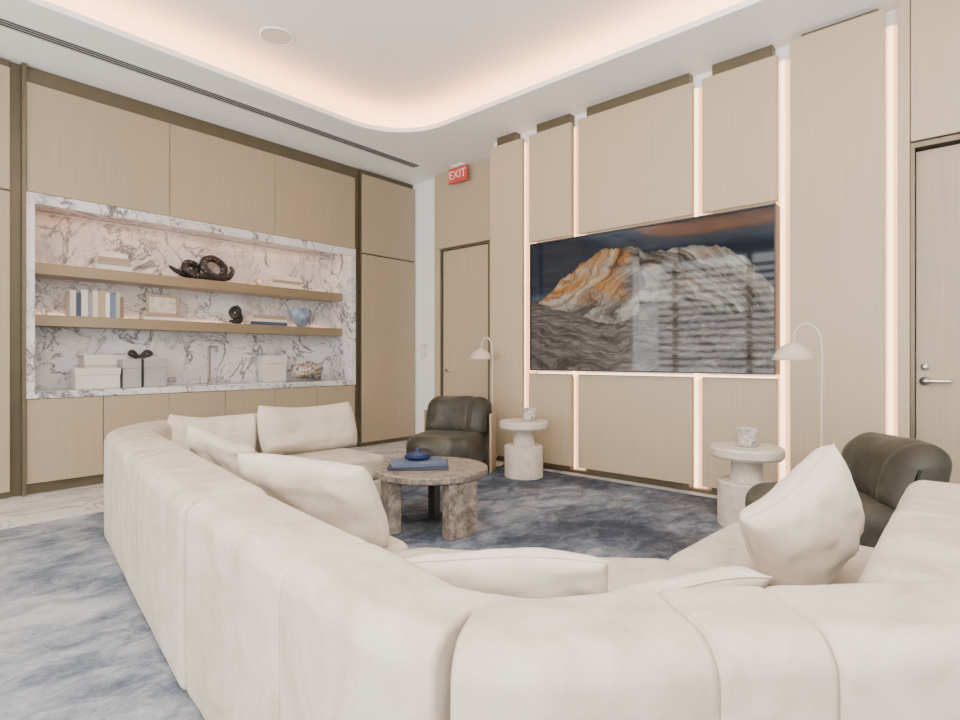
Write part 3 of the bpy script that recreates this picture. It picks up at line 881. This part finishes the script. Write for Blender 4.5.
pillow(.58, .34, .16, (1.19, .965, .555), 126, -30, 0, 'cream pillow lying low behind the nearest sofa back', seed=5)
pillow(.50, .36, .13, (1.50, .63, .515), 138, -46, 0, 'flatter cream pillow lowest behind the nearest sofa back', seed=6)
pillow(.46, .42, .24, (2.25, .445, .645), 152, -20, 37, 'tilted cream pillow on the right end of the sofa', seed=7)

# ------------------------------------------------------------------ coffee table
ctx, cty = 2.77, 2.90
ct = empty('coffee_table', (ctx, cty, RZ), 'round mottled grey brown stone coffee table on slab legs', 'table')
obj('tabletop', lathe(B(), [(0, .375), (.395, .375), (.405, .383), (.405, .417), (.395, .425), (0, .425)], 64), STONE, ct, smooth=False)
def slab(r, ang, w, th, turn=0):
    b = bx(-th/2, th/2, -w/2, w/2, 0, .3745)
    b.transform(Matrix.Rotation(R(ang), 4, 'Z') @ Matrix.Translation((r, 0, 0)) @ Matrix.Rotation(R(turn), 4, 'Z')); return b
base_ang = math.degrees(math.atan2(-FY, -FX))
obj('leg', slab(.335, base_ang+40, .24, .09), STONE, ct, bevel=.012, seg=3)
obj('leg', slab(.30, base_ang-66, .24, .09), STONE, ct, bevel=.012, seg=3)
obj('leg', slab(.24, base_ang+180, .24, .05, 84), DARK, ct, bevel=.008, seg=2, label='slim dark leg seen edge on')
tz = RZ+.426
GT = 'books on the coffee table'
flat_book(ctx-.07, cty+.06, tz, .42, .30, .022, (.035, .04, .055), 'lower black book on the round coffee table', GT, R(-44))
flat_book(ctx-.08, cty+.06, tz+.0225, .38, .27, .022, (.08, .11, .18), 'upper dark blue book on the round coffee table', GT, R(-34))
NAVY = mat('navy_glass', (.008, .018, .07), .18, 0, .2)
od = empty('covered_dish', (ctx-.07, cty+.07, tz+.045), 'small glossy dark blue covered dish on the coffee table books', 'dish', None, R(-40))
def oval(prof, sx, sy):
    b = lathe(B(), prof, 36)
    for v in b.verts: v.co.x *= sx; v.co.y *= sy
    return b
obj('dish', oval([(0, 0), (.05, 0), (.07, .012), (.08, .030), (.076, .034), (0, .032)], 1.25, .75), NAVY, od, True)
obj('lid', oval([(0, .0345), (.076, .0345), (.066, .048), (.042, .058), (.016, .062), (.014, .069), (.02, .078), (.011, .087), (0, .088)], 1.2, .72), NAVY, od, True)

# ------------------------------------------------------------------ armchairs
def armchair(x, y, rz, label, wrap=False, top=.765, ext=0):
    o = empty('armchair', (x, y, RZ), label, 'armchair', 'dark velvet armchairs', R(rz))
    sup = []
    for i in range(40):
        a = 2*math.pi*i/40; c, s = math.cos(a), math.sin(a); e = 2/3.2
        sup.append((.37*math.copysign(abs(c)**e, c), -.07-ext/2+(.40+ext/2)*math.copysign(abs(s)**e, s)))
    obj('plinth', prism(B(), [(p[0]*.84, p[1]*.84) for p in sup], 0, .06), DARK, o, bevel=.01)
    obj('seat', prism(B(), sup, .06, .42), OLIVE, o, True, bevel=.11, seg=7)
    bm = sweep([(-.345, .14), (-.26, .19), (-.13, .225), (0, .235), (.13, .225), (.26, .19), (.345, .14)], .25, .37, top, (.74,), rt=.122, rb=.11, re=.13, bulge=.02, depth=.010, cw=.012, step=.012, wr=.008)
    for v in bm.verts: v.co.y += (v.co.z-.36)*.30
    obj('backrest', bm, OLIVE, o, True)
    pth = [(-.40, .26), (-.34, .37), (-.18, .44), (0, .455), (.18, .44), (.34, .37), (.40, .26)]
    if wrap: pth = pth[:-2]+[(.36, .37), (.425, .25), (.435, .05)]
    obj('shell', sweep(pth, .028, .0, .62 if wrap else .52, (), rt=.01, rb=.008, re=.012, bulge=0, wr=0), OAK, o, True)
    return o
armchair(4.20, 4.12, -66, 'dark olive velvet armchair near the far door', True, .78, .04)
armchair(3.80, .56, 215, 'dark olive velvet armchair at the right behind the sofa', False, .75)

# ------------------------------------------------------------------ side tables
def side_table(x, y, label):
    o = empty('side_table', (x, y, RZ), label, 'table', 'pedestal side tables')
    obj('base', lathe(B(), [(0, 0), (.185, 0), (.195, .01), (.195, .315), (.185, .325), (0, .325)], 48), TRAV, o)
    obj('neck', lathe(B(), [(0, .3255), (.11, .3255), (.105, .40), (.105, .49), (0, .49)], 40), TRAV, o)
    obj('tabletop', lathe(B(), [(0, .4905), (.23, .4905), (.245, .51), (.245, .555), (.235, .57), (0, .57)], 56), TRAV, o)
    return o
s1 = (4.52, 3.38); s2 = (4.26, 1.19)
side_table(*s1, 'pale stone pedestal side table left of the big screen')
side_table(*s2, 'pale stone pedestal side table at the right under the screen')
CUPM = marble_mat('marbled_cup', (.70, .66, .61), (.12, .11, .10), 9, .3, .06)
def cup(x, y, label, s):
    prof = [(0, 0), (.058, 0), (.068, .008), (.072, .04), (.066, .075), (.073, .105), (.068, .115), (.058, .113), (.056, .09), (0, .088)]
    b = lathe(B(), [(r*s, z*s*1.15) for r, z in prof], 36)
    for v in b.verts:
        a = math.atan2(v.co.y, v.co.x); q = 1+.05*math.sin(4*a+v.co.z*30)
        v.co.x *= q; v.co.y *= q
    o = obj('cup', b, CUPM, smooth=True); o.location = (x, y, RZ+.571)
    tag(o, label, 'cup', 'marbled cups')
cup(s1[0]+.03, s1[1]-.05, 'small white cup with grey pattern on the far side table', .95)
cup(s2[0], s2[1], 'small white cup with grey pattern on the nearer side table', 1.0)

# ------------------------------------------------------------------ floor lamps
def lamp(x, y, label, sc=1.0):
    o = empty('floor_lamp', (x, y, RZ), label, 'lamp', 'arched floor lamps')
    obj('base', lathe(B(), [(0, 0), (.115, 0), (.12, .006), (.12, .016), (.11, .022), (0, .022)], 40), CREAML, o)
    P = [(0, 0, .02), (0, 0, .5), (0, 0, 1.0), (0, 0, 1.30), (0, .03, 1.40), (0, .09, 1.44), (0, .15, 1.40), (0, .17, 1.31)]
    obj('pole', tube(B(), catmull(P, 10), .009, 10), CREAML, o, True)
    sh = lathe(B(), [(.012, .0), (.04, -.008), (.075, -.030), (.105, -.062), (.128, -.100), (.14, -.125), (.134, -.125), (.122, -.100), (.098, -.064), (.07, -.036), (.036, -.016), (.012, -.010), (.012, 0)], 44, (0, .17, 1.315))
    obj('lamp_shade', sh, CREAML, o, True)
    b = B(); sphere(b, (0, .17, 1.262), .026)
    obj('bulb', b, PLASTIC, o, True)
    return o
lamp(4.80, 4.03, 'cream arched floor lamp beside the far side table')
lamp(4.35, .74, 'cream arched floor lamp at the right in front of the tall wood panel')

# ------------------------------------------------------------------ lights
def area(name, loc, rot, sx, sy, e, c=(1, 1, 1)):
    l = bpy.data.lights.new(name, 'AREA'); l.shape = 'RECTANGLE'; l.size = sx; l.size_y = sy; l.energy = e; l.color = c
    o = bpy.data.objects.new(name, l); COL.objects.link(o); o.location = loc; o.rotation_euler = rot; return o
area('window_daylight', (-3.2, 1.9, 1.85), (R(90), 0, R(-90)), 9, 3.3, 690, (1, .99, .975))
area('window_daylight_side', (1.1, -3.2, 1.85), (R(90), 0, 0), 7.8, 3.3, 120, (1, .99, .975))
area('ceiling_fill', (-.5, -.5, 2.3), (R(180), 0, 0), 1.2, 1.2, 560, (1, .99, .975))  # added fill lamp behind the camera, aimed up to brighten the ceiling
w = bpy.data.worlds.new('world'); S.world = w; w.use_nodes = True
w.node_tree.nodes['Background'].inputs[0].default_value = (.98, .99, 1, 1); w.node_tree.nodes['Background'].inputs[1].default_value = .4
print('done')
